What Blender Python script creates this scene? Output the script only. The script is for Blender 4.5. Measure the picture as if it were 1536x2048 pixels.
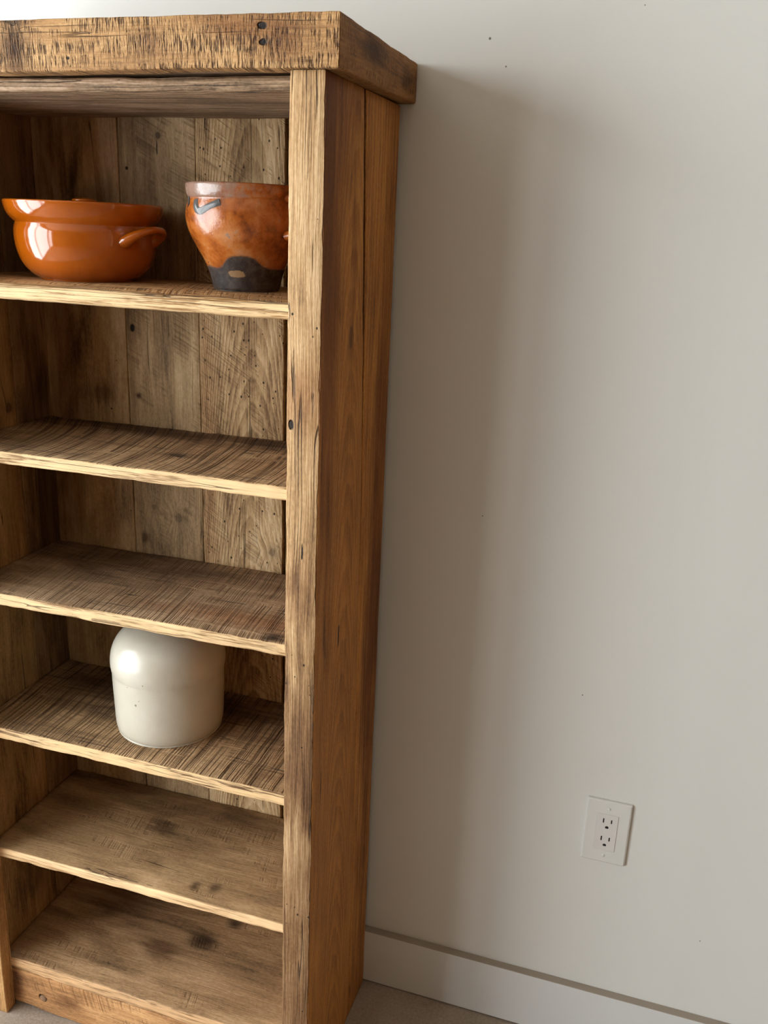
import bpy, bmesh, math, random
from mathutils import Vector, Matrix, noise as mnoise

sc = bpy.context.scene
COL = sc.collection
for o in list(bpy.data.objects):
    bpy.data.objects.remove(o, do_unlink=True)

# ------------------------------------------------------------------ camera
CAM = Vector((0.32594502, -1.2688375, 1.32640881))
FWD = Vector((-0.2758326, 0.91229242, -0.30271921))
RGT = Vector((0.95253934, 0.30163144, 0.04107661))
UPV = Vector((-0.12878351, 0.27702169, 0.9521942))
cd = bpy.data.cameras.new('camera')
cam = bpy.data.objects.new('camera', cd)
COL.objects.link(cam)
rm = Matrix((RGT, UPV, -FWD)).transposed()
cam.matrix_world = Matrix.Translation(CAM) @ rm.to_4x4()
cd.sensor_fit = 'VERTICAL'
cd.sensor_height = 36.0
cd.lens = 36.0 * 1783.5451 / 2048.0
cd.clip_start = 0.02
sc.camera = cam

# ------------------------------------------------------------------ world / light / exposure
SKY_STRENGTH = 7.0
w = bpy.data.worlds.new('sky')
sc.world = w
w.use_nodes = True
bg = w.node_tree.nodes['Background']
bg.inputs[0].default_value = (0.93, 0.97, 1.0, 1)
bg.inputs[1].default_value = SKY_STRENGTH

ROOM_X0, ROOM_X1, ROOM_Y0, ROOM_H = -1.95, 2.7, -5.0, 2.5
WINDOWS = [(-3.05, -0.38, 0.10, 2.30), (-4.20, -3.20, 0.10, 2.30)]   # y0, y1, z0, z1 in the left wall
for (y0, y1, z0, z1) in WINDOWS:
    ld = bpy.data.lights.new('window_daylight', 'AREA')
    ld.shape = 'RECTANGLE'
    ld.size = z1 - z0
    ld.size_y = y1 - y0
    ld.cycles.is_portal = True
    lo = bpy.data.objects.new('window_daylight', ld)
    COL.objects.link(lo)
    lo.location = (ROOM_X0 - 0.12, (y0 + y1) / 2, (z0 + z1) / 2)
    lo.rotation_euler = (0, -math.pi / 2, 0)

vs = sc.view_settings
vs.view_transform = 'Standard'
vs.look = 'None'
vs.exposure = 0.66
vs.gamma = 1.0
vs.use_curve_mapping = False
sc.cycles.max_bounces = 6
sc.cycles.diffuse_bounces = 4
sc.cycles.glossy_bounces = 3
sc.cycles.adaptive_threshold = 0.08
sc.cycles.adaptive_min_samples = 20

# ------------------------------------------------------------------ helpers: colour and node expressions
def h(s):
    v = [int(s[i:i + 2], 16) / 255 for i in (0, 2, 4)]
    return tuple((c / 12.92 if c <= 0.04045 else ((c + 0.055) / 1.055) ** 2.4) for c in v) + (1.0,)

class S:
    """a socket (or number) that can be calculated with"""
    __slots__ = ('t', 's')
    def __init__(self, t, s): self.t = t; self.s = s
    def _m(self, op, *a):
        n = self.t.nodes.new('ShaderNodeMath'); n.operation = op
        for i, x in enumerate((self,) + a):
            v = x.s if isinstance(x, S) else x
            if isinstance(v, (int, float)): n.inputs[i].default_value = v
            else: self.t.links.new(v, n.inputs[i])
        return S(self.t, n.outputs[0])
    def __add__(self, o): return self._m('ADD', o)
    __radd__ = __add__
    def __mul__(self, o): return self._m('MULTIPLY', o)
    __rmul__ = __mul__
    def __sub__(self, o): return self._m('SUBTRACT', o)
    def __rsub__(self, o): return S(self.t, float(o))._m('SUBTRACT', self)
    def __truediv__(self, o): return self._m('DIVIDE', o)
    def __pow__(self, o): return self._m('POWER', o)
    def sqrt(self): return self._m('SQRT')
    def abs(self): return self._m('ABSOLUTE')
    def sin(self): return self._m('SINE')
    def frac(self): return self._m('FRACT')
    def max(self, o): return self._m('MAXIMUM', o)
    def min(self, o): return self._m('MINIMUM', o)
    def atan2(self, o): return self._m('ARCTAN2', o)
    def step(self, a, b):           # smoothstep a->b gives 0..1 (a may be above b)
        n = self.t.nodes.new('ShaderNodeMapRange'); n.interpolation_type = 'SMOOTHSTEP'
        self.t.links.new(self.s, n.inputs['Value'])
        flip = a > b
        lo, hi = (b, a) if flip else (a, b)
        n.inputs['From Min'].default_value = lo; n.inputs['From Max'].default_value = hi
        n.inputs['To Min'].default_value = 1.0 if flip else 0.0
        n.inputs['To Max'].default_value = 0.0 if flip else 1.0
        return S(self.t, n.outputs[0])

class Mat:
    def __init__(self, name):
        self.m = bpy.data.materials.new(name); self.m.use_nodes = True
        self.t = self.m.node_tree
        self.bsdf = self.t.nodes['Principled BSDF']
    def num(self, v): return S(self.t, v)
    def coords(self):
        n = self.t.nodes.new('ShaderNodeTexCoord')
        s = self.t.nodes.new('ShaderNodeSeparateXYZ')
        self.t.links.new(n.outputs['Object'], s.inputs[0])
        return [S(self.t, s.outputs[i]) for i in range(3)]
    def vec(self, x, y, z=0.0):
        n = self.t.nodes.new('ShaderNodeCombineXYZ')
        for i, v in enumerate((x, y, z)):
            if isinstance(v, S): self.t.links.new(v.s, n.inputs[i])
            else: n.inputs[i].default_value = v
        return n.outputs[0]
    def noise(self, vec, scale=1.0, detail=3.0, rough=0.55, dist=0.0):
        n = self.t.nodes.new('ShaderNodeTexNoise')
        self.t.links.new(vec, n.inputs['Vector'])
        n.inputs['Scale'].default_value = scale; n.inputs['Detail'].default_value = detail
        n.inputs['Roughness'].default_value = rough; n.inputs['Distortion'].default_value = dist
        return S(self.t, n.outputs['Fac'])
    def voro(self, vec, scale=1.0, rnd=1.0):
        n = self.t.nodes.new('ShaderNodeTexVoronoi')
        self.t.links.new(vec, n.inputs['Vector'])
        n.inputs['Scale'].default_value = scale; n.inputs['Randomness'].default_value = rnd
        sp = self.t.nodes.new('ShaderNodeSeparateColor')
        self.t.links.new(n.outputs['Color'], sp.inputs[0])
        return S(self.t, n.outputs['Distance']), S(self.t, sp.outputs[0])
    def ramp(self, f, stops):
        n = self.t.nodes.new('ShaderNodeValToRGB')
        self.t.links.new(f.s, n.inputs[0])
        e = n.color_ramp.elements
        while len(e) < len(stops): e.new(0.5)
        for el, (p, c) in zip(e, stops): el.position = p; el.color = c
        return n.outputs[0]
    def mix(self, f, a, b, mode='MIX'):
        n = self.t.nodes.new('ShaderNodeMix'); n.data_type = 'RGBA'; n.blend_type = mode
        ins = [n.inputs[0], n.inputs[6], n.inputs[7]]
        for i, v in zip(ins, (f, a, b)):
            v = v.s if isinstance(v, S) else v
            if isinstance(v, (int, float)): i.default_value = v
            elif isinstance(v, tuple): i.default_value = v
            else: self.t.links.new(v, i)
        return n.outputs[2]
    def bump(self, hgt, strength=0.5, dist=0.002):
        n = self.t.nodes.new('ShaderNodeBump')
        n.inputs['Strength'].default_value = strength; n.inputs['Distance'].default_value = dist
        self.t.links.new(hgt.s, n.inputs['Height'])
        self.t.links.new(n.outputs[0], self.bsdf.inputs['Normal'])
    def out(self, color=None, rough=None, **kw):
        b = self.bsdf
        for key, v in dict({'Base Color': color, 'Roughness': rough}, **kw).items():
            if v is None: continue
            v = v.s if isinstance(v, S) else v
            if isinstance(v, (int, float, tuple)): b.inputs[key].default_value = v
            else: self.t.links.new(v, b.inputs[key])
        return self.m

WOODN = [0]
def wood(name, axes='XYZ', dark='5d4029', mid='9a7048', light='c79b66', seed=0.0, broad=1.0, fibre=1.0,
         ring=None, cath=None, saw=None, crack=0.3, worm=None, knots=(), pits=(), stains_and_shade=(), bump=0.5, rough=0.72,
         contrast=1.0, edge=None, spec=0.3):
    """reclaimed timber. axes: which local axes run along / across / through the board.
    ring=(lines per m, strength); cath=(curvature, slope) turns straight grain into arches;
    saw=(kind, frequency, strength, coverage, centre g, centre a); worm=(scale, amount, a0, a1);
    knots=((g, a, radius, stretch, darkness)...); pits=((g,a,r,stretch)...); stains=((g,a,rg,ra,colour,strength)...)
    edge=(axis value test: threshold colour) paints sawn end/edge timber a different colour."""
    M = Mat(name)
    c = M.coords(); ix = ['XYZ'.index(k) for k in axes]
    g, a, b = c[ix[0]], c[ix[1]], c[ix[2]]
    sd = seed * 7.31
    G, A, B = g + sd, a + sd * 0.37, b + sd * 0.11
    warp = M.noise(M.vec(G * 3.0, A * 9.0, B * 9.0), 1.0, 2.0)
    ad = A + (warp - 0.5) * 0.02
    kn = None
    jit = M.noise(M.vec(G * 80, A * 80, B * 80), 1.0, 2.0) - 0.5 if (knots or pits) else None
    for (kg, ka, kr, ks, kd) in knots:
        dg = (g - kg) / ks; da = a - ka
        d2 = dg * dg + da * da
        push = (d2 * (-1.0 / (kr * kr * 5.0)))._m('EXPONENT')
        ad = ad + da * push * 1.4
        d = d2.sqrt() + jit * (kr * 0.9)
        k1 = d.step(kr, kr * 0.55) * kd
        kn = k1 if kn is None else kn.max(k1)
        halo = d.step(kr * 2.2, kr * 0.8) * kd * 0.35
        kn = kn.max(halo)
    fib = M.noise(M.vec(G * 14.0, ad * 420.0, B * 420.0), 1.0, 3.0, 0.65)
    fib2 = M.noise(M.vec(G * 6.0, ad * 95.0, B * 95.0), 1.0, 4.0, 0.62)
    br = M.noise(M.vec(G * 5.0, A * 17.0, B * 17.0), 1.0, 4.0, 0.62, 0.5)
    fine = M.noise(M.vec(G * 150.0, A * 330.0, B * 330.0), 1.0, 2.0, 0.7)
    v = 0.5 + (fib - 0.5) * (0.75 * fibre) + (fib2 - 0.5) * (0.7 * fibre) + (br - 0.5) * (1.15 * broad) + (fine - 0.5) * 0.5
    hgt = fib * 0.6 + fib2 * 0.4
    if ring:
        if cath:
            a0 = a - (cath[2] if len(cath) > 2 else 0.0)
            aa = a0 + (warp - 0.5) * 0.012
            ph = aa * aa * cath[0] + g * cath[1] + B * 0.6 + (fib2 - 0.5) * 0.02 + (M.noise(M.vec(G * 2.2, A * 5, B * 5), 1.0, 2.0) - 0.5) * 0.10
        else:
            ph = ad + B * 0.6 + (warp - 0.5) * 0.01
        rg = (ph * ring[0]).frac()
        rg = rg.step(0.0, 0.75) * rg.step(1.0, 0.86)
        v = v - (rg - 0.35) * ring[1]
        hgt = hgt - rg * 0.35
    if contrast != 1.0: v = (v - 0.5) * contrast + 0.5
    col = M.ramp(v, [(0.12, h(dark)), (0.46, h(mid)), (0.82, h(light))])
    if edge:                                        # the sawn narrow face: (axis index, local threshold, dark, light)
        eax, thr, ed, el = edge
        ev = (fib2 - 0.5) * 2.4 + (fib - 0.5) * 2.0 + (br - 0.5) * 1.2 + 0.58
        ecol = M.ramp(ev, [(0.15, h(ed)), (0.45, h(el)), (0.9, tuple(min(1, x * 1.25) for x in h(el)))])
        em = (c[eax] + (fine - 0.5) * 0.0015).step(thr + 0.0012, thr - 0.0012)
        col = M.mix(em, col, ecol)
    for (sg, sa, rg_, ra_, scol, sst) in stains_and_shade:  # multiplied tints: timber stains, and painted shade on the shelf backs
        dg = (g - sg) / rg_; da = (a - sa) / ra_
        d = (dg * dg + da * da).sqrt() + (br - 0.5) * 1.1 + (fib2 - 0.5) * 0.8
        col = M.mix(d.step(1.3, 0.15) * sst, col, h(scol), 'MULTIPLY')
    if saw:
        kind, fq, st, cov = saw[:4]
        if kind == 'arc':
            dx = g - saw[4]; dy = a - saw[5]
            r = (dx * dx + dy * dy).sqrt()
            q = r
        else:
            q = G + A * (saw[4] if len(saw) > 4 else 0.1)
        q = q + (warp - 0.5) * 0.012
        sw1 = M.noise(M.vec(q * (fq * 3.2), A * (saw[6] if len(saw) > 6 else 5.0) + sd, B * 4.0), 1.0, 1.0, 0.5)
        sw2 = M.noise(M.vec(q * fq, A * (saw[6] * 0.6 if len(saw) > 6 else 7.0) + sd + 9.0, B * 4.0), 1.0, 1.0, 0.5)
        patch = M.noise(M.vec(G * 9.0, A * 26.0, B * 8.0), 1.0, 4.0, 0.65)
        pm = patch.step(0.66 - cov * 0.36, 0.76 - cov * 0.36)
        mk = (sw1.step(0.45, 0.68) * 0.8 + sw2.step(0.52, 0.68) * 0.4) * pm
        if len(saw) > 6: mk = mk * (fib2 * 1.4 + fine * 0.5).step(0.62, 1.25) * 1.25
        else: mk = mk * (fine * 0.9 + fib2 * 0.7 + br * 0.6 - 0.25).max(0.0)
        if edge: mk = mk * em._m('SUBTRACT', 1.0).abs()
        col = M.mix((mk * st).min(0.92), col, M.mix(1.0, col, h('6a5848'), 'MULTIPLY'))
        hgt = hgt - mk * 0.8
    if crack:
        cr = M.noise(M.vec(G * 1.6, ad * 80.0 + 31.0, B * 80.0), 1.0, 1.0, 0.5)
        cr = (cr - 0.5 + (fib - 0.5) * 0.03).abs().step(0.013, 0.003)
        cr = cr * M.noise(M.vec(G * 6.0, A * 40.0, B * 40.0), 1.0, 1.0).step(0.62 - crack * 0.25, 0.68 - crack * 0.2)
        col = M.mix(cr * 0.7, col, h('2a1a10'))
        hgt = hgt - cr * 1.2
    if worm:
        d, rnd = M.voro(M.vec(G * 0.75, A, B), worm[0])
        wm = (d + rnd * 0.16).step(0.30 * 0.62, 0.22 * 0.62) * rnd.step(0.62, 0.60)
        wm = wm * M.noise(M.vec(G * 7, A * 20, B * 20), 1.0, 1.0).step(0.60 - worm[1] * 0.3, 0.62 - worm[1] * 0.3)
        if len(worm) > 2:
            wm = wm * (a - worm[2]).abs().step(worm[3], worm[3] * 0.6)
        col = M.mix(wm * 0.93, col, h('150d08'))
        hgt = hgt - wm * 2.0
    if kn is not None:
        col = M.mix(kn.min(0.95), col, h('2b1a10'))
        hgt = hgt - kn * 0.8
    for (pg, pa, pr, ps) in pits:
        dg = (g - pg) / ps; da = a - pa
        d = (dg * dg + da * da).sqrt() + jit * (pr * 1.3)
        p1 = d.step(pr, pr * 0.6)
        col = M.mix(p1 * 0.97, col, h('0d0805'))
        hgt = hgt - p1 * 4.0
    M.bump(hgt, bump, 0.0025)
    ro = rough + (fib - 0.5) * 0.25
    return M.out(col, ro, **{'Specular IOR Level': spec})

# ------------------------------------------------------------------ helpers: meshes and objects
def mesh_obj(name, verts, faces, mat, parent=None, loc=(0, 0, 0), smooth=True, angle=40):
    me = bpy.data.meshes.new(name)
    me.from_pydata([tuple(v) for v in verts], [], faces)
    me.update()
    bm = bmesh.new(); bm.from_mesh(me)
    bmesh.ops.recalc_face_normals(bm, faces=bm.faces)
    bm.to_mesh(me); bm.free()
    if smooth:
        me.polygons.foreach_set('use_smooth', [True] * len(me.polygons))
        me.set_sharp_from_angle(angle=math.radians(angle))
    me.materials.append(mat)
    o = bpy.data.objects.new(name, me)
    COL.objects.link(o)
    o.location = loc
    if parent is not None:
        o.parent = parent
        p = Vector((0, 0, 0)); q = parent
        while q is not None:
            p += q.location; q = q.parent
        o.location = Vector(loc) - p
    return o

def box_data(x0, x1, y0, y1, z0, z1):
    v = [(x, y, z) for x in (x0, x1) for y in (y0, y1) for z in (z0, z1)]
    f = [(0, 1, 3, 2), (4, 6, 7, 5), (0, 4, 5, 1), (2, 3, 7, 6), (0, 2, 6, 4), (1, 5, 7, 3)]
    return v, f

def bevel_box(name, x0, x1, y0, y1, z0, z1, mat, parent=None, bev=0.001, seg=2):
    cx, cy, cz = (x0 + x1) / 2, (y0 + y1) / 2, (z0 + z1) / 2
    v, f = box_data(x0 - cx, x1 - cx, y0 - cy, y1 - cy, z0 - cz, z1 - cz)
    o = mesh_obj(name, v, f, mat, parent, (cx, cy, cz), smooth=False)
    if bev:
        bm = bmesh.new(); bm.from_mesh(o.data)
        bmesh.ops.bevel(bm, geom=list(bm.edges), offset=bev, segments=seg, affect='EDGES', profile=0.5)
        bm.to_mesh(o.data); bm.free()
    return o

def tag(o, label=None, cat=None, group=None, kind=None):
    if label: o['label'] = label
    if cat: o['category'] = cat
    if group: o['group'] = group
    if kind: o['kind'] = kind
    return o

def empty(name, loc):
    o = bpy.data.objects.new(name, None); COL.objects.link(o); o.location = loc
    o.empty_display_size = 0.05
    return o

def nz(x, y=0.0, z=0.0):
    return mnoise.noise(Vector((x, y, z)))

def plank(name, rng, axes, mat, parent, r=0.002, wob=0.0007, wear=0.0012, seed=0, shape=None, step=0.010, ends=0.001):
    """a board between world limits rng=(x0,x1,y0,y1,z0,z1), swept along its grain as a worn rounded rectangle.
    shape(g, a, b) in world units along (grain, width, thickness) moves a point."""
    lo = [rng[0], rng[2], rng[4]]; hi = [rng[1], rng[3], rng[5]]
    ix = ['XYZ'.index(k) for k in axes]
    ctr = [(lo[i] + hi[i]) / 2 for i in range(3)]
    L, W, T = [hi[i] - lo[i] for i in ix]
    r = min(r, W * 0.45, T * 0.45)
    hw, ht = W / 2, T / 2
    # ring points: (a, b, da, db) with corner directions for wear
    ring = []
    def edge_pts(p, q, n):
        for i in range(1, n):
            k = i / n
            ring.append((p[0] + (q[0] - p[0]) * k, p[1] + (q[1] - p[1]) * k, 0, 0, 0))
    cs = [(hw - r, ht - r, 0), (-hw + r, ht - r, 90), (-hw + r, -ht + r, 180), (hw - r, -ht + r, 270)]
    nw, nt = max(2, min(10, int(W / 0.015))), max(1, min(6, int(T / 0.01)))
    for k in range(4):
        cx, cy, a0 = cs[k]
        for s in range(4):
            an = math.radians(a0 + 30 * s)
            ring.append((cx + r * math.cos(an), cy + r * math.sin(an), -1 if cx > 0 else 1, -1 if cy > 0 else 1, k + 1))
        nx_, ny_, b0 = cs[(k + 1) % 4]
        p = (cx + r * math.cos(math.radians(a0 + 90)), cy + r * math.sin(math.radians(a0 + 90)))
        q = (nx_ + r * math.cos(math.radians(b0)), ny_ + r * math.sin(math.radians(b0)))
        edge_pts(p, q, nw if k in (0, 2) else nt)
    n = len(ring)
    N = max(8, int(L / step))
    st = [-L / 2, -L / 2 + ends] + [-L / 2 + ends + (L - 2 * ends) * i / N for i in range(1, N)] + [L / 2 - ends, L / 2]
    verts = []
    for j, s in enumerate(st):
        end = j in (0, len(st) - 1)
        wa = wob * (nz(s * 9 + seed * 3.1, seed) + 0.5 * nz(s * 31 + seed, 7.7))
        wb = wob * 0.6 * nz(s * 7 + seed * 5.3, 3.3)
        for (a, b, da, db, ck) in ring:
            if end:
                a -= math.copysign(min(ends, abs(a)), a) if abs(a) > 1e-6 else 0
                b -= math.copysign(min(ends, abs(b)), b) if abs(b) > 1e-6 else 0
            if ck:
                wv = wear * max(0.0, nz(s * 18 + seed * 2 + ck * 11, ck * 3.7) * 0.9 + nz(s * 60 + seed + ck * 5, 1.3) * 0.5 + 0.15)
                a += da * wv; b += db * wv * min(1, T / 0.02)
            # broad faces keep their plane; edges wander
            a2 = a + (wa * math.copysign(1, a) if abs(a) > hw * 0.8 else 0)
            b2 = b + wb * 0.5
            P = [0, 0, 0]
            gg, aa, bb = s + ctr[ix[0]], a2 + ctr[ix[1]], b2 + ctr[ix[2]]
            if shape: gg, aa, bb = shape(gg, aa, bb)
            P[ix[0]], P[ix[1]], P[ix[2]] = gg - ctr[ix[0]], aa - ctr[ix[1]], bb - ctr[ix[2]]
            verts.append(P)
    faces = []
    for j in range(len(st) - 1):
        for i in range(n):
            k = (i + 1) % n
            faces.append((j * n + i, j * n + k, (j + 1) * n + k, (j + 1) * n + i))
    faces.append(tuple(range(n))); faces.append(tuple(range((len(st) - 1) * n, len(st) * n)))
    return mesh_obj(name, verts, faces, mat, parent, ctr, True, 50)

def local(rng, axes, x, y, z):
    c = ((rng[0] + rng[1]) / 2, (rng[2] + rng[3]) / 2, (rng[4] + rng[5]) / 2)
    d = (x - c[0], y - c[1], z - c[2])
    return [d['XYZ'.index(k)] for k in axes]

def smooth_profile(pts, n=6):
    """Catmull-Rom through the profile points"""
    out = []
    for i in range(len(pts) - 1):
        p0 = pts[max(i - 1, 0)]; p1 = pts[i]; p2 = pts[i + 1]; p3 = pts[min(i + 2, len(pts) - 1)]
        for k in range(n):
            t = k / n
            out.append(tuple(0.5 * (2 * p1[j] + (p2[j] - p0[j]) * t + (2 * p0[j] - 5 * p1[j] + 4 * p2[j] - p3[j]) * t * t
                                    + (3 * p1[j] - p0[j] - 3 * p2[j] + p3[j]) * t ** 3) for j in (0, 1)))
    out.append(pts[-1])
    return out

def lathe(name, prof, mat, parent=None, loc=(0, 0, 0), seg=96, wob=0.0, angle=60):
    """prof: (radius, z) from bottom centre to the inner end; wob makes it hand-thrown"""
    verts, faces = [], []
    for j, (r, z) in enumerate(prof):
        for i in range(seg):
            an = 2 * math.pi * i / seg
            k = 1 + wob * nz(math.cos(an) * 1.3 + 4, math.sin(an) * 1.3, z * 18)
            verts.append((r * k * math.cos(an), r * k * math.sin(an), z))
    for j in range(len(prof) - 1):
        for i in range(seg):
            k = (i + 1) % seg
            faces.append((j * seg + i, j * seg + k, (j + 1) * seg + k, (j + 1) * seg + i))
    faces.append(tuple(range(seg))); faces.append(tuple(range((len(prof) - 1) * seg, len(prof) * seg)))
    return mesh_obj(name, verts, faces, mat, parent, loc, True, angle)

def tube(name, pts, rad, mat, parent=None, loc=(0, 0, 0), seg=12, flat=1.0, flat_dir=(0, 0, 1)):
    """swept tube through points with radius per point; flat squashes the section along flat_dir"""
    verts, faces = [], []
    n = len(pts); fd = Vector(flat_dir)
    for j, p in enumerate(pts):
        p = Vector(p)
        t = (Vector(pts[min(j + 1, n - 1)]) - Vector(pts[max(j - 1, 0)])).normalized()
        u = fd - t * fd.dot(t)
        u = u.normalized() if u.length > 1e-4 else t.orthogonal().normalized()
        v = t.cross(u)
        r = rad[j] if isinstance(rad, (list, tuple)) else rad
        for i in range(seg):
            an = 2 * math.pi * i / seg
            verts.append(p + u * (r * flat * math.cos(an)) + v * (r * math.sin(an)))
    for j in range(n - 1):
        for i in range(seg):
            k = (i + 1) % seg
            faces.append((j * seg + i, j * seg + k, (j + 1) * seg + k, (j + 1) * seg + i))
    faces.append(tuple(range(seg))); faces.append(tuple(range((n - 1) * seg, n * seg)))
    return mesh_obj(name, verts, faces, mat, parent, loc, True, 60)

def curve_pts(pts, n=6):
    out = []
    for i in range(len(pts) - 1):
        p0, p1, p2, p3 = (Vector(pts[max(i - 1, 0)]), Vector(pts[i]), Vector(pts[i + 1]), Vector(pts[min(i + 2, len(pts) - 1)]))
        for k in range(n):
            t = k / n
            out.append(0.5 * (2 * p1 + (p2 - p0) * t + (2 * p0 - 5 * p1 + 4 * p2 - p3) * t * t + (3 * p1 - p0 - 3 * p2 + p3) * t ** 3))
    out.append(Vector(pts[-1]))
    return out

# ------------------------------------------------------------------ setting: paint, floor, room shell
def paint(name, col, spots=(), rough=0.55, mott=0.04):
    M = Mat(name)
    x, y, z = M.coords()
    n1 = M.noise(M.vec(x, y, z), 3.0, 3.0)
    base = M.mix(n1, tuple(c * (1 - mott) for c in h(col)[:3]) + (1,), h(col))
    for (sx, sz, r) in spots:
        dx = x - sx; dz = z - sz
        d = (dx * dx + dz * dz).sqrt()
        base = M.mix(d.step(r, r * 0.5) * 0.85, base, h('4a4038'))
    peel = M.noise(M.vec(x, y, z), 260.0, 2.0)
    M.bump(peel + n1 * 3.0, 0.06, 0.002)
    return M.out(base, rough, **{'Specular IOR Level': 0.3})

m_wall = paint('wall_paint', 'd7d7d3', [(0.0583, 1.5671, 0.0022), (0.0821, 1.5339, 0.0014), (0.0975, 0.92, 0.0012), (0.2745, 0.6539, 0.0014), (0.503, 0.2576, 0.0013), (0.249, 1.601, 0.001)])
m_wall2 = paint('warm_wall_paint', '927252')
m_ceil = paint('ceiling_paint', 'bbb2a4')
m_trim = paint('trim_paint', 'd0d1d0', rough=0.4)
# baseboard paint with the shade of its top face put into the colour
Mb = Mat('shaded_ledge_trim_paint')
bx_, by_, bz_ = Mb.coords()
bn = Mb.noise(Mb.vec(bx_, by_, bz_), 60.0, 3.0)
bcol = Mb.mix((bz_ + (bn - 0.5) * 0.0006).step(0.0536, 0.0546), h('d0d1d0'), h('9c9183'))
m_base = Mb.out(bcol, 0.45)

Mf = Mat('floor_concrete')
fx, fy, fz = Mf.coords()
f1 = Mf.noise(Mf.vec(fx, fy, fz), 6.0, 5.0, 0.6)
f2 = Mf.noise(Mf.vec(fx, fy, fz), 220.0, 4.0, 0.7)
fv = 0.5 + (f1 - 0.5) * 1.0 + (f2 - 0.5) * 0.9
fc = Mf.ramp(fv, [(0.2, h('76675a')), (0.5, h('968778')), (0.85, h('ada092'))])
Mf.bump(f2 + f1, 0.25, 0.002)
m_floor = Mf.out(fc, 0.75)

def structure(name, rng, mat):
    v, f = box_data(*rng)
    return tag(mesh_obj(name, v, f, mat, None, (0, 0, 0), smooth=False), kind='structure')

T = 0.12
structure('floor', (ROOM_X0 - T, ROOM_X1 + T, ROOM_Y0 - T, T, -0.1, 0.0), m_floor)
structure('ceiling', (ROOM_X0 - T, ROOM_X1 + T, ROOM_Y0 - T, T, ROOM_H, ROOM_H + 0.1), m_ceil)
structure('wall_back', (ROOM_X0 - T, ROOM_X1 + T, 0.0, T, 0.0, ROOM_H), m_wall)
structure('wall_right', (ROOM_X1, ROOM_X1 + T, ROOM_Y0, 0.0, 0.0, ROOM_H), m_wall2)
structure('wall_front', (ROOM_X0 - T, ROOM_X1 + T, ROOM_Y0 - T, ROOM_Y0, 0.0, ROOM_H), m_wall2)
# left wall with window openings
ys = sorted({ROOM_Y0, 0.0} | {k for q in WINDOWS for k in q[:2]})
wv, wf = [], []
def addbox(r):
    v, f = box_data(*r); k = len(wv); wv.extend(v); wf.extend([tuple(i + k for i in q) for q in f])
for ya, yb_ in zip(ys[:-1], ys[1:]):
    win = [q for q in WINDOWS if abs(q[0] - ya) < 1e-6]
    if win:
        addbox((ROOM_X0 - T, ROOM_X0, ya, yb_, 0.0, win[0][2])); addbox((ROOM_X0 - T, ROOM_X0, ya, yb_, win[0][3], ROOM_H))
    else:
        addbox((ROOM_X0 - T, ROOM_X0, ya, yb_, 0.0, ROOM_H))
tag(mesh_obj('wall_left', wv, wf, m_wall2, None, (0, 0, 0), smooth=False), kind='structure')

Mg = Mat('window_glass')
nt = Mg.t
tr = nt.nodes.new('ShaderNodeBsdfTransparent'); tr.inputs[0].default_value = (0.97, 0.98, 0.98, 1)
gl = nt.nodes.new('ShaderNodeBsdfGlossy'); gl.inputs['Roughness'].default_value = 0.02
mx = nt.nodes.new('ShaderNodeMixShader'); mx.inputs[0].default_value = 0.05
nt.links.new(tr.outputs[0], mx.inputs[1]); nt.links.new(gl.outputs[0], mx.inputs[2])
nt.links.new(mx.outputs[0], nt.nodes['Material Output'].inputs['Surface'])
m_glass = Mg.m
for i, (y0, y1, z0, z1) in enumerate(WINDOWS):
    xw = ROOM_X0 - 0.06
    wroot = tag(empty('window_%d' % (i + 1), (xw, (y0 + y1) / 2, z0)), kind='structure')
    fw = 0.05
    bevel_box('window_frame', xw - 0.03, xw + 0.03, y0, y1, z0, z0 + fw, m_trim, wroot, 0.003)
    bevel_box('window_frame', xw - 0.03, xw + 0.03, y0, y1, z1 - fw, z1, m_trim, wroot, 0.003)
    bevel_box('window_frame', xw - 0.03, xw + 0.03, y0, y0 + fw, z0 + fw, z1 - fw, m_trim, wroot, 0.003)
    bevel_box('window_frame', xw - 0.03, xw + 0.03, y1 - fw, y1, z0 + fw, z1 - fw, m_trim, wroot, 0.003)
    ym = y0 + (y1 - y0) * 0.62
    bevel_box('mullion', xw - 0.025, xw + 0.025, ym - 0.03, ym + 0.03, z0 + fw, z1 - fw, m_trim, wroot, 0.003)
    for (pa, pb) in ((y0 + fw, ym - 0.03), (ym + 0.03, y1 - fw)):
        bevel_box('pane', xw - 0.003, xw + 0.003, pa, pb, z0 + fw, z1 - fw, m_glass, wroot, 0)

# baseboard on the photographed wall: square-edged board with eased edge
ZB, TB = 0.1126, 0.0144
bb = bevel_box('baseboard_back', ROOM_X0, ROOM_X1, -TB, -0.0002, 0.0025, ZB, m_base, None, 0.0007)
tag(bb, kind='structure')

# ------------------------------------------------------------------ bookcase
XL, XIL, XI, XO = -0.657, -0.614, -0.097, -0.0536
YF, YB, YBP, YSF = -0.293, -0.0158, -0.0354, -0.2715
SIL, SIR = -0.633, -0.0782          # inner faces of the sides
ZT = 1.485
bc = empty('bookcase', ((XL + XO) / 2, (YF + YB) / 2, 0.0))
tag(bc, 'tall reclaimed-wood bookcase with open shelves standing against the pale wall', 'bookcase')

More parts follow.
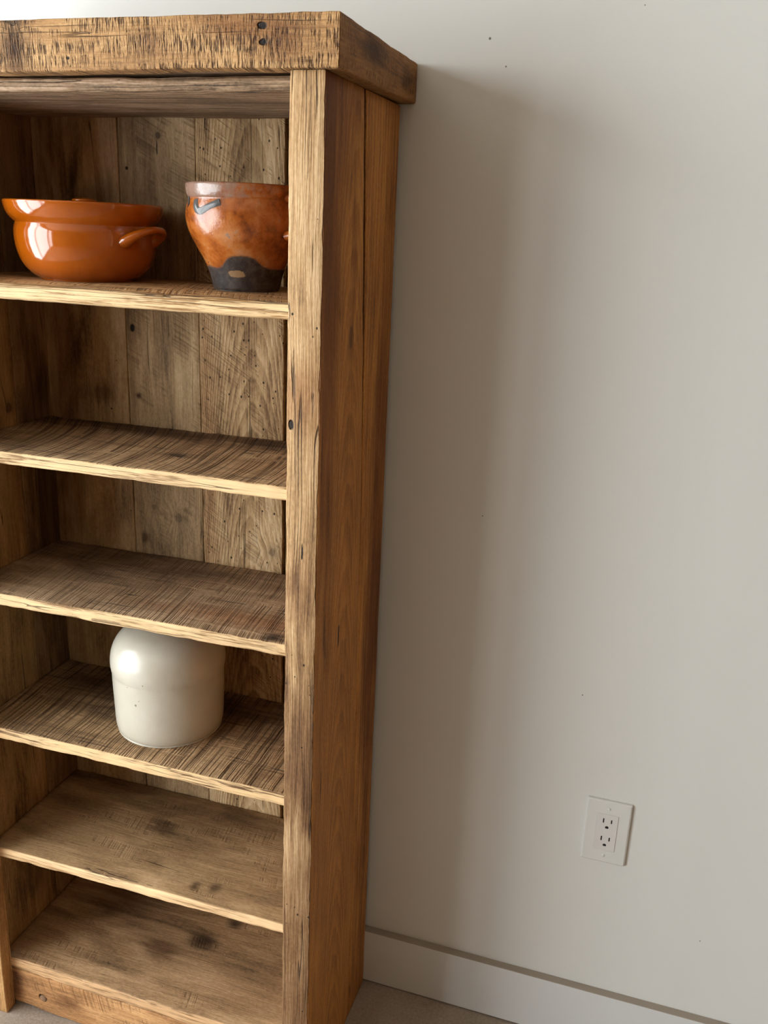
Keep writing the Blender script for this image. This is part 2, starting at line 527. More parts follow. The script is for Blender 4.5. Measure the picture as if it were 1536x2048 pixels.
# face-frame stiles (mitred to the sides)
def mitre_r(g, a, b): return g, (a - max(0.0, (b - YF)) * (1.0 if a > -0.075 else 0.0)), b
rng = (XI, XO, YF, -0.271, 0.0, ZT)
L = lambda x, z, rg=rng, ax='ZXY', y=YF: local(rg, ax, x, y, z)[:2]
m = wood('stile_oak', 'ZXY', '745639', 'b48f63', 'd6b58a', 1.0, broad=0.7, fibre=1.05, crack=0.5, bump=1.0,
         worm=(120.0, 0.12), pits=[(*L(-0.0908, 1.0963), 0.0035, 1.8), (*L(-0.0903, 1.2276), 0.0016, 1.0), (*L(-0.074, 0.935), 0.0013, 9.0)],
         stains_and_shade=[(*L(-0.07, 0.05), 0.80, 0.22, 'aa9a90', 0.95), (*L(-0.065, 0.62), 0.16, 0.05, 'b8a496', 0.6), (*L(-0.075, 1.13), 0.05, 0.04, 'cfae94', 0.5),
                 (*L(-0.08, 0.87), 0.06, 0.03, 'c2aca0', 0.5)])
plank('stile', rng, 'ZXY', m, bc, r=0.0018, wob=0.0009, wear=0.0012, seed=1, shape=mitre_r, step=0.006)
def mitre_l(g, a, b): return g, (a + max(0.0, (b - YF)) * (1.0 if a < -0.635 else 0.0)), b
m = wood('stile_oak_left', 'ZXY', '7a5836', 'b98b57', 'd9b07a', 2.0, crack=0.6, bump=0.8)
plank('stile', (XL, XIL, YF, -0.271, 0.0, ZT), 'ZXY', m, bc, r=0.0018, wob=0.0012, wear=0.002, seed=2, shape=mitre_l)

# right side: two boards with a drying gap that closes downwards
def crack_y(z):
    pts = [(0.0, -0.100), (0.6, -0.112), (0.96, -0.1235), (1.1035, -0.1300), (1.2993, -0.1449), (1.4850, -0.1613)]
    for (z0, y0), (z1, y1) in zip(pts[:-1], pts[1:]):
        if z <= z1: return y0 + (y1 - y0) * (z - z0) / (z1 - z0) + 0.0006 * nz(z * 14)
    return pts[-1][1]
def gap_w(z): return 0.0001 + 0.0080 * max(0.0, min(1.0, (z - 0.82) / 0.45))
def side_front(g, a, b):
    t = (a - YF) / (-0.13 - YF)
    y = YF + 0.0006 + t * (crack_y(g) - gap_w(g) / 2 - YF - 0.0006)
    return g, y + max(0.0, (XO - 0.0008 - b)) * max(0.0, 1 - t * 6), b
rng = (SIR, XO - 0.0008, YF, -0.13, 0.0, ZT)
Ls = lambda y, z, rg=rng: local(rg, 'ZYX', XO, y, z)[:2]
ORA = dict(dark='663f1a', mid='a86e31', light='cf964e')
m = wood('side_pine', 'ZYX', seed=3.0, broad=0.45, fibre=0.7, ring=(34.0, 0.14), cath=(42.0, 0.55, Ls(-0.185, 1.0)[1]), crack=0.15, bump=0.25, rough=0.6,
         knots=[(*Ls(-0.1888, 1.1931), 0.0075, 2.4, 0.55)], pits=[(*Ls(-0.2041, 0.7857), 0.0028, 8.0)],
         stains_and_shade=[(*Ls(-0.275, 1.25), 0.42, 0.055, '9a7a60', 0.75), (*Ls(-0.255, 1.47), 0.12, 0.10, '9a7a60', 0.5), (*Ls(-0.185, 1.30), 0.16, 0.012, 'a88a70', 0.6)], **ORA)
plank('side_board', rng, 'ZYX', m, bc, r=0.0012, wob=0.0002, wear=0.0006, seed=3, shape=side_front)
def side_back(g, a, b):
    t = (YB - a) / (YB + 0.13)
    return g, YB - t * (YB - (crack_y(g) + gap_w(g) / 2)), b
rng = (SIR, XO - 0.0008, -0.13, YB, 0.0, ZT)
m = wood('side_pine_back', 'ZYX', seed=4.0, broad=0.5, fibre=0.9, ring=(90.0, 0.12), crack=0.15, bump=0.25, rough=0.6, edge=(0, 0.0100, '100a06', '1c120b'),  # edge face along the gap coloured near-black
         stains_and_shade=[(*local(rng, 'ZYX', XO, -0.05, 0.75)[:2], 0.65, 0.045, '9a7a62', 0.8)], **ORA)
plank('side_board', rng, 'ZYX', m, bc, r=0.0012, wob=0.0002, wear=0.0006, seed=4, shape=side_back)

# left side boards (their inner faces show)
for k, (ya, yb_, sd, sh) in enumerate(((-0.2705, -0.1185, 5.0, 0), (-0.1175, YB, 6.0, 1))):
    rng = (XL + 0.0005, SIL, ya, yb_, 0.0, ZT)
    m = wood('left_side_timber_%d' % k, 'ZYX', '4a3826' if k else '5d452c', '806445' if k else '98774c', 'a5855e' if k else 'bd9868', sd, broad=1.2, fibre=0.8, crack=0.3, bump=0.3,
             knots=[(*local(rng, 'ZYX', SIL, -0.135, 1.0366)[:2], 0.008, 1.3, 0.7)] if k == 0 else (),
             stains_and_shade=[(*local(rng, 'ZYX', SIL, -0.06, 0.9)[:2], 0.3, 0.05, '8a7866', 0.8)] if k else [(*local(rng, 'ZYX', SIL, -0.16, 0.2)[:2], 0.1, 0.06, '7a6858', 0.7)])
    plank('side_board', rng, 'ZYX', m, bc, r=0.001, wob=0.0003, wear=0.0006, seed=sd)

# back boards
BACK = [(-0.633, -0.4832), (-0.4826, -0.3548), (-0.3538, -0.2137), (-0.2097, -0.0786)]
for k, (xa, xb) in enumerate(BACK):
    rng = (xa, xb, YBP + (0.0, 0.0006, -0.0004, 0.002)[k], YBP + 0.017, 0.02, 1.4835)
    Lb = lambda x, z, rg=rng: local(rg, 'ZXY', x, YBP, z)[:2]
    if k == 0:
        m = wood('back_timber_smooth', 'ZXY', '6a5238', 'a88a62', 'c9ae86', 7.0, broad=1.3, fibre=0.55, crack=0.1, bump=0.3,
                 pits=[(*Lb(-0.516, 1.03), 0.0016, 1.0), (*Lb(-0.502, 1.109), 0.001, 1.0), (*Lb(-0.4885, 0.86), 0.0012, 1)],
                 stains_and_shade=[(*Lb(-0.60, 1.1), 0.5, 0.05, 'a88a6a', 0.8), (*Lb(-0.525, 1.34), 0.05, 0.05, '8a7a60', 0.7), (*Lb(-0.53, 1.055), 0.02, 0.03, '8a7458', 0.6)])  # first entry darkens the board along its left side
    elif k == 1:
        m = wood('back_timber_knotty', 'ZXY', '64503a', 'a0845f', 'c4a982', 8.0, broad=1.1, fibre=0.8, crack=0.25, bump=0.5,
                 knots=[(*Lb(-0.4148, 1.4421), 0.005, 1.2, 0.8), (*Lb(-0.3993, 0.86), 0.009, 1.2, 0.55), (*Lb(-0.4445, 0.8712), 0.005, 1.4, 0.5)],
                 pits=[(*Lb(-0.4714, 1.162), 0.0048, 1.5), (*Lb(-0.4688, 1.3962), 0.0030, 1.0), (*Lb(-0.417, 1.425), 0.0012, 9.0)],
                 stains_and_shade=[(*Lb(-0.464, 1.0562), 0.006, 0.007, '6a4a34', 0.9), (*Lb(-0.464, 0.8157), 0.012, 0.008, '6a4a34', 0.8), (*Lb(-0.43, 1.36), 0.12, 0.07, 'a09080', 0.6)],
                 saw=('bar', 90.0, 0.45, 0.5, 0.5))
    elif k == 2:
        m = wood('back_timber_wormy', 'ZXY', '77593c', 'b8976c', 'd8bb92', 9.0, broad=1.0, fibre=1.0, crack=0.5, bump=0.7, worm=(110.0, 1.0),
                 ring=(30.0, 0.2), cath=(60.0, 0.8, 0.02), knots=[(*Lb(-0.2308, 0.824), 0.008, 1.2, 0.55)],
                 stains_and_shade=[(*Lb(-0.345, 0.95), 0.4, 0.02, 'd8b098', 0.35), (*Lb(-0.27, 1.42), 0.08, 0.03, 'a8a08a', 0.5)], saw=('bar', 80.0, 0.35, 0.5, 0.6))
    else:
        m = wood('back_timber_end', 'ZXY', '6a4d2f', 'a07c50', 'c3a272', 10.0, bump=0.5)
    plank('back_board', rng, 'ZXY', m, bc, r=0.0012, wob=0.0005, wear=0.001, seed=20 + k)

# shelves: z top, z bottom, tilt (rise to the right), material character
SH = [(1.2405, 1.2170, 0.0, 0.006), (1.0094, 0.9910, 0.003, 0.0025), (0.7905, 0.7715, 0.003, 0.003), (0.5582, 0.5385, -0.0005, 0.002), (0.3295, 0.3120, 0.004, 0.003)]
for k, (z1, z0, tilt, rr) in enumerate(SH):
    rng = (SIL + 0.0008, SIR - 0.0008, YSF, YBP - 0.001, z0, z1)
    LS = lambda x, y, rg=rng: local(rg, 'XYZ', x, y, 0)[:2]
    edge = (1, -(YBP - 0.001 - YSF) / 2 + 0.0022, '8c6a44', 'd8b78a')
    if k == 0:
        m = wood('shelf_timber_top', 'XYZ', '6b4c30', 'a98052', 'd0a876', 11.0, fibre=1.1, crack=0.8, bump=0.9, saw=('bar', 75.0, 0.6, 0.6, 0.4),
                 edge=(1, edge[1] + 0.003, '9a7346', 'dcbc8e'))
    elif k == 1:
        m = wood('shelf_timber_arcs', 'XYZ', '574430', 'aa8a66', 'd2b48c', 12.0, fibre=0.5, crack=0.45, bump=0.9, saw=('arc', 130.0, 1.0, 0.9, -0.55, -0.10),
                 knots=[(*LS(-0.3078, -0.1859), 0.009, 2.0, 0.75)], pits=[(*LS(-0.303, -0.192), 0.0022, 2.5), (*LS(-0.2226, -0.1328), 0.0018, 6.0)],
                 stains_and_shade=[(*LS(-0.36, -0.06), 0.5, 0.05, '7d6a58', 0.85)], edge=edge)  # wide tint paints the shade along the back of the shelf
    elif k == 2:
        m = wood('shelf_timber_scored', 'XYZ', '5c4936', '9f8263', 'c8aa88', 13.0, fibre=0.5, crack=0.45, bump=0.8, saw=('bar', 150.0, 0.65, 0.75, 0.12),
                 stains_and_shade=[(*LS(-0.1286, -0.2558), 0.025, 0.014, '3a2c22', 0.95), (*LS(-0.45, -0.08), 0.3, 0.06, '857260', 0.7), (*LS(-0.2, -0.22), 0.2, 0.03, 'd8a880', 0.5)], edge=edge)  # second entry paints shade over the rear of the shelf
    elif k == 3:
        m = wood('shelf_timber_sawn', 'XYZ', '574430', 'a4845f', 'd0ae84', 14.0, fibre=0.5, crack=0.45, bump=0.9, saw=('bar', 105.0, 1.0, 0.95, 0.05),
                 stains_and_shade=[(*LS(-0.40, -0.09), 0.3, 0.07, '6d5844', 0.85)], edge=(1, edge[1], '6a4c30', 'd6b486'))  # shade at the rear of the shelf, put into the colour
    else:
        m = wood('shelf_timber_worn', 'XYZ', '5c4731', '9c7c57', 'c4a278', 15.0, fibre=0.5, broad=1.2, crack=0.05, bump=0.4, saw=('bar', 90.0, 0.4, 0.35, 0.2),
                 stains_and_shade=[(*LS(-0.2679, -0.2425), 0.010, 0.013, '6a5a4c', 0.8), (*LS(-0.2361, -0.2367), 0.012, 0.014, '6a5a4c', 0.7), (*LS(-0.3885, -0.1374), 0.03, 0.02, '6a5848', 0.6),
                         (*LS(-0.33, -0.07), 0.25, 0.05, '8a7a68', 0.6)], edge=(1, edge[1], 'b08a60', 'dcb88c'))  # last tint is painted shade towards the back board
    def shp(g, a, b, z1=z1, z0=z0, tilt=tilt, k=k):
        b += tilt * (g - (-0.355)) / 0.55
        f = max(0.0, min(1.0, (YSF + 0.03 - a) / 0.03))
        if k == 0: b -= 0.004 * f * f * (1 if b > (z0 + z1) / 2 else 0.0)
        a += 0.0010 * nz(g * 12 + k * 9, 2.2) * f + 0.0004 * nz(g * 50 + k * 5, 8.2) * f
        b += 0.0005 * nz(g * 9 + k * 4, 5.5 + b * 100) * f
        return g, a, b
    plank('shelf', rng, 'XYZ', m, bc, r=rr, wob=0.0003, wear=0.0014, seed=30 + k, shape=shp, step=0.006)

# board under the crown
rng = (SIL + 0.0008, SIR - 0.0008, YSF - 0.002, YBP - 0.001, 1.4642, 1.4828)
m = wood('top_board_timber', 'XYZ', '5f4a36', '9e8265', 'cdb197', 16.0, fibre=1.1, crack=0.9, bump=0.9, ring=(140.0, 0.25))
def shp(g, a, b):
    f = max(0.0, min(1.0, (YSF + 0.03 - a) / 0.03))
    return g, a + 0.001 * nz(g * 20, 1.1) * f, b + (0.002 * f if b < 1.47 else 0.0)
plank('top_board', rng, 'XYZ', m, bc, r=0.005, wob=0.0003, wear=0.002, seed=40, shape=shp)

# bottom shelf and kick board with a plug
rng = (SIL + 0.0008, SIR - 0.0008, YSF, YBP - 0.001, 0.0785, 0.1025)
LS = lambda x, y, rg=rng: local(rg, 'XYZ', x, y, 0)[:2]
m = wood('bottom_shelf_timber', 'XYZ', '5c4731', '9c7a56', 'c8a47c', 17.0, fibre=0.5, broad=1.3, crack=0.05, bump=0.4, saw=('bar', 90.0, 0.4, 0.35, 0.2),
         stains_and_shade=[(*LS(-0.3223, -0.1281), 0.035, 0.025, '55463a', 0.9), (*LS(-0.2871, -0.0706), 0.02, 0.015, '4a3c30', 0.9), (*LS(-0.3836, -0.1689), 0.05, 0.03, '7d6a5a', 0.7),
                 (*LS(-0.50, -0.08), 0.12, 0.05, '7a6450', 0.7)], edge=(1, -(YBP - 0.001 - YSF) / 2 + 0.0022, '8a6a48', 'c9a176'))
plank('bottom_shelf', rng, 'XYZ', m, bc, r=0.003, wob=0.0005, wear=0.0022, seed=41, step=0.006)
rng = (SIL + 0.0008, SIR - 0.0008, -0.2705, -0.250, 0.0, 0.0778)
LK = lambda x, z, rg=rng: local(rg, 'XZY', x, -0.27, z)[:2]
m = wood('kick_timber', 'XZY', '6b4a2e', 'b08052', 'd8a874', 18.0, pits=[(*LK(-0.5542, 0.032), 0.0086, 1.0)], fibre=0.8, broad=1.2, crack=0.6, bump=0.6, saw=('bar', 60.0, 0.4, 0.5, 0.3),
         stains_and_shade=[(*LK(-0.61, 0.05), 0.02, 0.04, '9a8068', 0.7), (*LK(-0.50, 0.04), 0.03, 0.015, '8a7666', 0.7)])
def shp(g, a, b):
    if a < 0.03: a += 0.005 * max(0.0, min(1.0, (-0.49 - g) / 0.1)) * (0.03 - a) / 0.03
    return g, a, b
kick = plank('kick_board', rng, 'XZY', m, bc, r=0.0025, wob=0.0005, wear=0.002, seed=42, shape=shp)
mpl = wood('plug_timber', 'XZY', '5a4030', '8a6a50', 'a8866a', 19.0, bump=0.3)
pl = lathe('plug', [(0.0005, -0.003), (0.0064, -0.003), (0.0064, 0.0004), (0.0056, 0.0009), (0.0005, 0.0009)], mpl, kick, (-0.5542, -0.2705, 0.032), 20)
pl.rotation_euler = (math.radians(90), 0, 0)

# crown: front board and two returns, mitred at the corners, and the panel they frame
CX0, CX1, CYF, CZ0, CZ1, CT = -0.6735, -0.0372, -0.2988, 1.4856, 1.5392, 0.032
rng = (CX0, CX1, CYF, CYF + CT, CZ0, CZ1)
LC = lambda x, z, rg=rng: local(rg, 'XZY', x, CYF, z)[:2]
m = wood('crown_timber', 'XZY', '6d4c30', 'b38858', 'd8b07c', 21.0, fibre=0.7, broad=0.7, crack=0.25, bump=1.0, saw=('bar', 220.0, 1.25, 0.95, 0.0, 0.0, 80.0), knots=[(*LC(-0.4419, 1.5242), 0.0042, 1.0, 0.45)],
         pits=[(*LC(-0.1259, 1.5268), 0.0034, 1.6), (*LC(-0.1248, 1.5111), 0.0034, 1.7), (*LC(-0.37, 1.498), 0.0016, 1.6), (*LC(-0.34, 1.523), 0.001, 1.0)],
         stains_and_shade=[(*LC(-0.445, 1.51), 0.028, 0.04, '6a5240', 0.9), (*LC(-0.26, 1.515), 0.025, 0.016, 'a08878', 0.7), (*LC(-0.15, 1.525), 0.07, 0.02, 'b59a84', 0.8), (*LC(-0.10, 1.505), 0.025, 0.02, 'a0826a', 0.6)])
def shp(g, a, b):
    d = max(0.0, b - CYF)
    if g > -0.07: g -= d * max(0.0, min(1.0, (g + 0.07) / 0.032))
    if g < -0.64: g += d * max(0.0, min(1.0, (-0.64 - g) / 0.032))
    if a < 1.50: a += -0.0015 * max(0.0, min(1.0, (-0.25 - g) / 0.2)) + 0.0008 * nz(g * 22, 4.4)
    else: a += 0.0007 * nz(g * 15, 9.1)
    return g, a, b
plank('crown_board', rng, 'XZY', m, bc, r=0.0018, wob=0.0003, wear=0.0010, seed=50, shape=shp, step=0.006)
for s in (1, -1):
    rng = (CX1 - CT, CX1, CYF, -0.0012, CZ0, CZ1) if s > 0 else (CX0, CX0 + CT, CYF, -0.0012, CZ0, CZ1)
    m = wood('crown_return_timber_%d' % (s + 1), 'YZX', '4a3018', '8f6334', 'ad7f48', 22.0 + s, fibre=0.8, broad=1.0, crack=0.3, bump=0.7, saw=('bar', 200.0, 0.8, 0.6, 0.0, 0.0, 80.0),
             stains_and_shade=[(*local(rng, 'YZX', 0, -0.19, 1.52)[:2], 0.05, 0.02, '6a5238', 0.8), (*local(rng, 'YZX', 0, -0.05, 1.51)[:2], 0.03, 0.015, '6a5238', 0.6)])
    xf = CX1 if s > 0 else CX0
    def shp(g, a, b, s=s, xf=xf):
        t = max(0.0, min(1.0, (CYF + 0.04 - g) / 0.04))
        g += abs(xf - b) * t
        if a < 1.50: a += 0.003 * max(0.0, min(1.0, (g + 0.13) / 0.12)) - 0.0012 * math.exp(-((g + 0.24) / 0.03) ** 2) + 0.0006 * nz(g * 25, 6.6)
        return g, a, b
    plank('crown_board', rng, 'YZX', m, bc, r=0.003, wob=0.0003, wear=0.0009, seed=51 + s, shape=shp)
m = wood('top_panel_timber', 'XYZ', '5a442f', '937358', 'c2a184', 25.0, bump=0.5)
plank('top_panel', (CX0 + CT + 0.001, CX1 - CT - 0.001, CYF + CT + 0.001, -0.002, 1.4862, 1.520), 'XYZ', m, bc, seed=60, step=0.03)

# ------------------------------------------------------------------ orange glazed casserole
def glaze(name, col, dark, rough=0.12, mott=0.4, spec=0.6):
    M = Mat(name)
    x, y, z = M.coords()
    n1 = M.noise(M.vec(x, y, z), 25.0, 4.0); n2 = M.noise(M.vec(x, y, z * 3.0), 220.0, 2.0)
    f = (0.5 + (n1 - 0.5) * 1.6 * mott + (n2 - 0.5) * 0.5 * mott).max(0.0).min(1.0)
    c = M.mix(f, h(dark), h(col))
    M.bump(n1 * 1.4 + n2 * 0.14, 0.16, 0.002)
    return M.out(c, rough, **{'Specular IOR Level': spec, 'Coat Weight': 0.6, 'Coat Roughness': 0.04})

m_or = glaze('orange_glaze', 'bf620a', '984504')
SZ1 = 1.2405
cas = empty('casserole', (-0.462, -0.152, SZ1))
tag(cas, 'glossy orange glazed casserole with flared rim and ear handle on the top shelf', 'casserole')
body = [(0.001, 0.0), (0.058, 0.0), (0.064, 0.0015), (0.0745, 0.008), (0.083, 0.0165), (0.0893, 0.0275), (0.0935, 0.042), (0.0950, 0.055), (0.0945, 0.066), (0.0925, 0.0735),
        (0.0924, 0.0750), (0.0955, 0.0780), (0.1005, 0.0835), (0.1040, 0.0905), (0.1058, 0.0975), (0.1062, 0.1015), (0.1045, 0.1032), (0.1015, 0.1022),
        (0.0985, 0.095), (0.0955, 0.0885), (0.0885, 0.085), (0.0878, 0.078), (0.0890, 0.060), (0.0855, 0.040), (0.075, 0.020), (0.055, 0.008), (0.001, 0.007)]
lathe('body', smooth_profile(body, 4), m_or, cas, (-0.462, -0.152, SZ1), 128, 0.006)
lid_p = [(0.001, 0.0865), (0.040, 0.0862), (0.085, 0.0868), (0.0935, 0.0878), (0.0945, 0.0895), (0.0930, 0.0912), (0.080, 0.0925), (0.040, 0.0945), (0.001, 0.0950)]
lid = lathe('lid', smooth_profile(lid_p, 3), m_or, cas, (-0.462, -0.152, SZ1 + 0.0004), 96, 0.002)
lathe('knob', smooth_profile([(0.001, 0.094), (0.011, 0.0945), (0.0105, 0.098), (0.0125, 0.1015), (0.0165, 0.1042), (0.0160, 0.1068), (0.010, 0.1082), (0.001, 0.1086)], 3), m_or, lid, (-0.462, -0.152, SZ1 + 0.0004), 48)
def ear(ang, R, zc, mat, parent, base, spread=0.34, outw=0.023, rise=0.008, rad=0.0070):
    pts = []
    for i in range(15):
        t = i / 14 * math.pi
        an = ang + spread * math.cos(t) * 1.0
        rr = R - 0.004 + (outw + 0.004) * math.sin(t) ** 0.8
        pts.append((rr * math.cos(an), rr * math.sin(an), zc - 0.010 + (rise + 0.010) * math.sin(t) ** 1.1))
    rd = [rad * (1.7 - 0.8 * math.sin(i / 14 * math.pi)) for i in range(15)]
    return tube('handle', pts, rd, mat, parent, base, 14, 0.75)
for ang in (math.radians(-4), math.radians(164)):
    ear(ang, 0.0925, 0.063, m_or, cas, (-0.462, -0.152, SZ1))

# ------------------------------------------------------------------ old two-tone crock
M = Mat('crock_glaze')
x, y, z = M.coords()
n1 = M.noise(M.vec(x, y, z), 22.0, 5.0, 0.6); n2 = M.noise(M.vec(x, y, z), 75.0, 4.0, 0.65); n3 = M.noise(M.vec(x, y, z), 260.0, 3.0, 0.7)
v = 0.5 + (n1 - 0.5) * 1.5 + (n2 - 0.5) * 0.7
c = M.ramp(v, [(0.2, h('6a3212')), (0.45, h('a1561f')), (0.62, h('b06a32')), (0.85, h('bd8258'))])
gr = (n2 * 0.6 + n1 * 0.4)
gmask = gr.step(0.585, 0.63) * z.step(0.045, 0.07)
c = M.mix(gmask * 0.75, c, h('6f6860'))
spk = n3.step(0.66, 0.70) * n1.step(0.45, 0.6)
c = M.mix(spk * 0.8, c, h('2a1a12'))
# rim: ashy worn band, stronger to the left
rimm = z.step(0.111, 0.116) * (n2 + (x * -4.0)).step(0.25, 0.6)
c = M.mix(rimm * 0.75, c, h('85766c'))
# soot-black foot with scalloped upper edge
an = y.atan2(x)
da_ = (an + 1.24) / 0.42
line = 0.030 + (da_ * da_ * da_ * da_ * -0.8)._m('EXPONENT') * 0.014 + (n1 - 0.5) * 0.012
soot = (z - line).step(0.0025, -0.0025)
sootc = M.mix(n2.step(0.4, 0.65), h('0e0c0b'), h('38332f'))
c = M.mix(soot * 0.96, c, sootc)
dx = x - 0.008; dz = z - 0.0225
chip = ((dx * dx * 0.16 + dz * dz).sqrt() + (n2 - 0.5) * 0.006).step(0.0048, 0.0038) * y.step(0.0, -0.01)
c = M.mix(chip, c, h('8a6a45'))
pit = n3.step(0.35, 0.25)
M.bump(n2 * 0.8 + n3 * 0.35, 0.35, 0.002)
ro = 0.16 + soot * 0.5 + gmask * 0.2 + (n2 - 0.5).abs() * 0.35
m_crock = M.out(c, ro, **{'Specular IOR Level': 0.6, 'Coat Weight': 0.15, 'Coat Roughness': 0.1})
m_grey = glaze('ash_drip', '55514e', '302c2a', 0.45, 0.9, 0.4)
CRP = (-0.2160, -0.154, SZ1)
crk = empty('crock', CRP)
tag(crk, 'worn brown glazed crock with soot-black foot and grey drips on the top shelf', 'crock')
pr = [(0.001, 0.0), (0.038, 0.0), (0.0425, 0.0015), (0.0442, 0.006), (0.0475, 0.020), (0.0545, 0.036), (0.0645, 0.054), (0.0735, 0.072), (0.0775, 0.088), (0.0772, 0.100), (0.0745, 0.110),
      (0.0738, 0.1135), (0.0752, 0.1160), (0.0768, 0.1215), (0.0772, 0.1290), (0.0755, 0.1318), (0.0725, 0.1310), (0.0705, 0.120), (0.0715, 0.100), (0.0715, 0.085), (0.066, 0.065), (0.050, 0.035), (0.040, 0.012), (0.001, 0.010)]
lathe('body', smooth_profile(pr, 4), m_crock, crk, CRP, 112, 0.012)
def on_crock(an, z):
    prf = smooth_profile(pr[:17], 4)
    best = min(prf[10:], key=lambda q: abs(q[1] - z))
    return (best[0] * math.cos(an), best[0] * math.sin(an), z)
# the loop handle on the right
ha = math.radians(-20)
hp = []
for (rr, zz) in ((0.070, 0.118), (0.082, 0.117), (0.097, 0.112), (0.103, 0.100), (0.100, 0.086), (0.090, 0.076), (0.074, 0.072)):
    hp.append((rr * math.cos(ha), rr * math.sin(ha), zz))
hp = curve_pts(hp, 4)
tube('handle', hp, [0.0085 - 0.002 * math.sin(math.pi * i / (len(hp) - 1)) for i in range(len(hp))], m_crock, crk, CRP, 14, 0.8, (math.cos(ha), math.sin(ha), 0))
# run of ash-grey glaze under the rim
dp = [on_crock(math.radians(a_), z_) for a_, z_ in ((-119, 0.111), (-118, 0.104), (-115, 0.0985), (-109, 0.0975), (-102, 0.1015), (-94, 0.106), (-89, 0.1085))]
tube('glaze_drip', curve_pts(dp, 4), 0.0046, m_grey, crk, CRP, 10, 0.30, (0.25, 0.97, 0))
dp = [on_crock(math.radians(a_), z_) for a_, z_ in ((-140, 0.113), (-137, 0.107), (-133, 0.103))]
tube('glaze_drip', curve_pts(dp, 4), 0.0045, m_grey, crk, CRP, 10, 0.35, (0.75, 0.66, 0))

# ------------------------------------------------------------------ cream stoneware jug
M = Mat('cream_glaze')
x, y, z = M.coords()
n1 = M.noise(M.vec(x, y, z), 14.0, 4.0); n2 = M.noise(M.vec(x, y, z), 90.0, 3.0)
c = M.mix((0.5 + (n1 - 0.5) * 1.8).max(0.0).min(1.0), h('bbb4a3'), h('ccc6b8'))
c = M.mix((n2 - 0.5).abs().step(0.006, 0.0) * n1.step(0.5, 0.6) * 0.35, c, h('a89c86'))
for (sx, sz, r) in ((-0.007, 0.0712, 0.0026), (-0.001, 0.0795, 0.0011), (0.008, 0.108, 0.0013), (-0.021, 0.098, 0.0012)):
    ddx = x - sx; ddz = z - sz
    c = M.mix((ddx * ddx + ddz * ddz).sqrt().step(r, r * 0.4) * y.step(0.0, -0.02) * 0.8, c, h('5a5248'))
M.bump(n1 * 2.0 + n2 * 0.3, 0.12, 0.003)
m_cream = M.out(c, 0.3, **{'Specular IOR Level': 0.5, 'Coat Weight': 0.4, 'Coat Roughness': 0.15})
jz = 0.5582
jp = [(0.001, 0.0), (0.074, 0.0), (0.0795, 0.0015), (0.0825, 0.007), (0.0840, 0.020), (0.0850, 0.050), (0.0858, 0.080), (0.0863, 0.098), (0.0872, 0.103), (0.0882, 0.110), (0.0882, 0.118), (0.0865, 0.130), (0.082, 0.143),
      (0.074, 0.155), (0.062, 0.165), (0.046, 0.172), (0.033, 0.176), (0.0275, 0.180), (0.0255, 0.186), (0.0265, 0.194), (0.0290, 0.198), (0.0295, 0.203), (0.0270, 0.2055), (0.0210, 0.2050), (0.0185, 0.200), (0.0180, 0.185), (0.001, 0.183)]
jug = lathe('stoneware_jar', smooth_profile(jp, 4), m_cream, None, (-0.3535, -0.156, jz + 0.0002), 112, 0.006)
tag(jug, 'squat cream glazed stoneware jar with rounded shoulders on a lower shelf', 'jar')

# ------------------------------------------------------------------ wall outlet
M = Mat('outlet_plastic')
m_pl = M.out(h('d3d3cf'), 0.3, **{'Specular IOR Level': 0.5})
M = Mat('outlet_insert_plastic')
m_pl2 = M.out(h('d2d0cd'), 0.22, **{'Specular IOR Level': 0.5})
M = Mat('slot_dark')
m_dk = M.out(h('0c0a09'), 0.6)
OX, OZ = 0.3368, 0.4232
out = empty('wall_outlet', (OX, 0.0, OZ))
tag(out, 'white duplex electrical outlet with a flat cover plate on the wall', 'outlet')
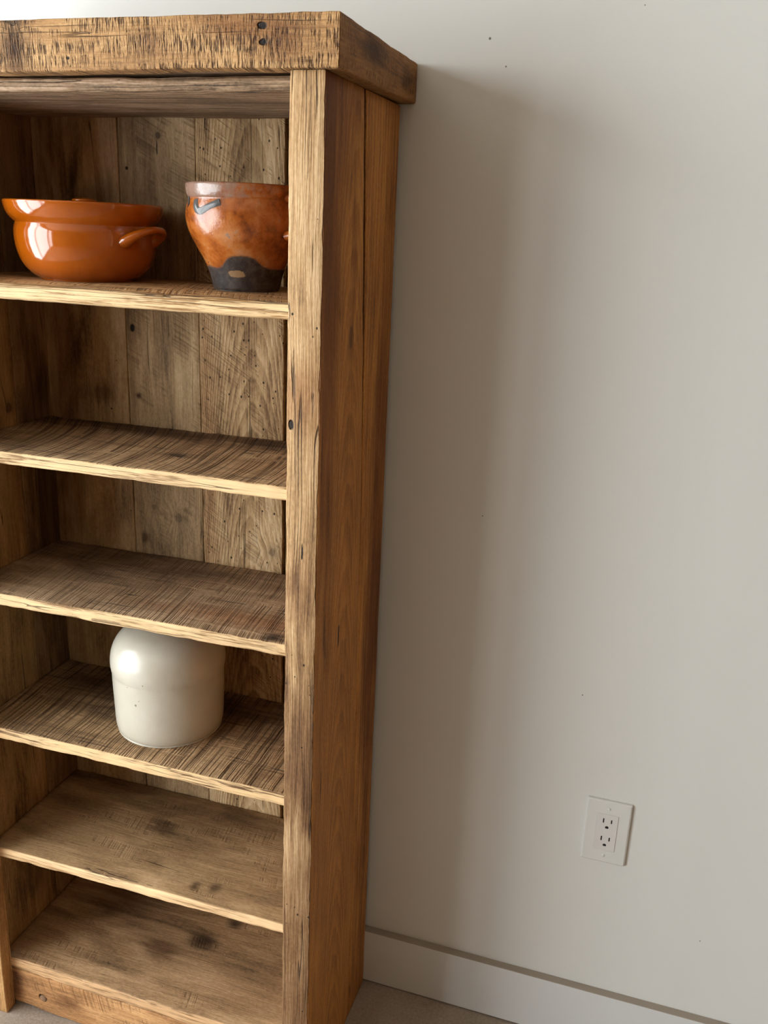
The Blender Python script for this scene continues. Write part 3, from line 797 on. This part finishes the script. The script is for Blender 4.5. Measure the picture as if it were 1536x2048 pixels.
# plate: a shallow tray shape with sloping sides
hw, hh = 0.035, 0.0572
def loop(x, z, y, r, n=5):
    pts = []
    for (sx, sz, a0) in ((1, 1, 0), (-1, 1, 90), (-1, -1, 180), (1, -1, 270)):
        for i in range(n):
            an = math.radians(a0 + 90 * i / (n - 1))
            pts.append((sx * (x - r) + r * math.cos(an), y, sz * (z - r) + r * math.sin(an)))
    return pts
lay = [loop(hw, hh, -0.0003, 0.002), loop(hw, hh, -0.0030, 0.002), loop(hw - 0.0007, hh - 0.0007, -0.0046, 0.002), loop(hw - 0.0026, hh - 0.0026, -0.0056, 0.002),
       loop(0.01655, 0.03335, -0.0058, 0.0008), loop(0.01655, 0.03335, -0.0035, 0.0008)]
V, Fc = [], []
for l in lay: V += l
n = len(lay[0])
for j in range(len(lay) - 1):
    for i in range(n):
        k = (i + 1) % n
        Fc.append((j * n + i, j * n + k, (j + 1) * n + k, (j + 1) * n + i))
Fc.append(tuple(range(n)))
mesh_obj('cover_plate', V, Fc, m_pl, out, (OX, 0, OZ), False)
ins = bevel_box('receptacle', OX - 0.0164, OX + 0.0164, -0.0066, -0.002, OZ - 0.0332, OZ + 0.0332, m_pl2, out, 0.0008)
for dz in (0.0165, -0.0165):
    for (dxx, sh_) in ((-0.0062, 0.0040), (0.0062, 0.0034)):
        bevel_box('slot', OX + dxx - 0.0010, OX + dxx + 0.0010, -0.00675, -0.0050, OZ + dz + 0.0055 - sh_, OZ + dz + 0.0055 + sh_, m_dk, ins, 0)
    V, Fc = [], []
    for yy in (-0.00015, 0.0015):
        for i in range(16):
            an = 2 * math.pi * i / 16
            V.append((0.0028 * math.cos(an), yy, max(-0.0018, 0.0026 * math.sin(an))))
    Fc = [tuple(range(16)), tuple(range(16, 32))] + [(i, (i + 1) % 16, 16 + (i + 1) % 16, 16 + i) for i in range(16)]
    mesh_obj('ground_hole', V, Fc, m_dk, ins, (OX, -0.0066, OZ + dz - 0.0065), False)
for dz in (0.0435, -0.0435):
    sc_ = lathe('screw', [(0.0003, 0.0), (0.0028, 0.0), (0.0028, 0.0004), (0.0022, 0.0009), (0.0003, 0.0011)], m_pl, out, (OX, -0.0056, OZ + dz), 20)
    sc_.rotation_euler = (math.radians(90), 0, 0)
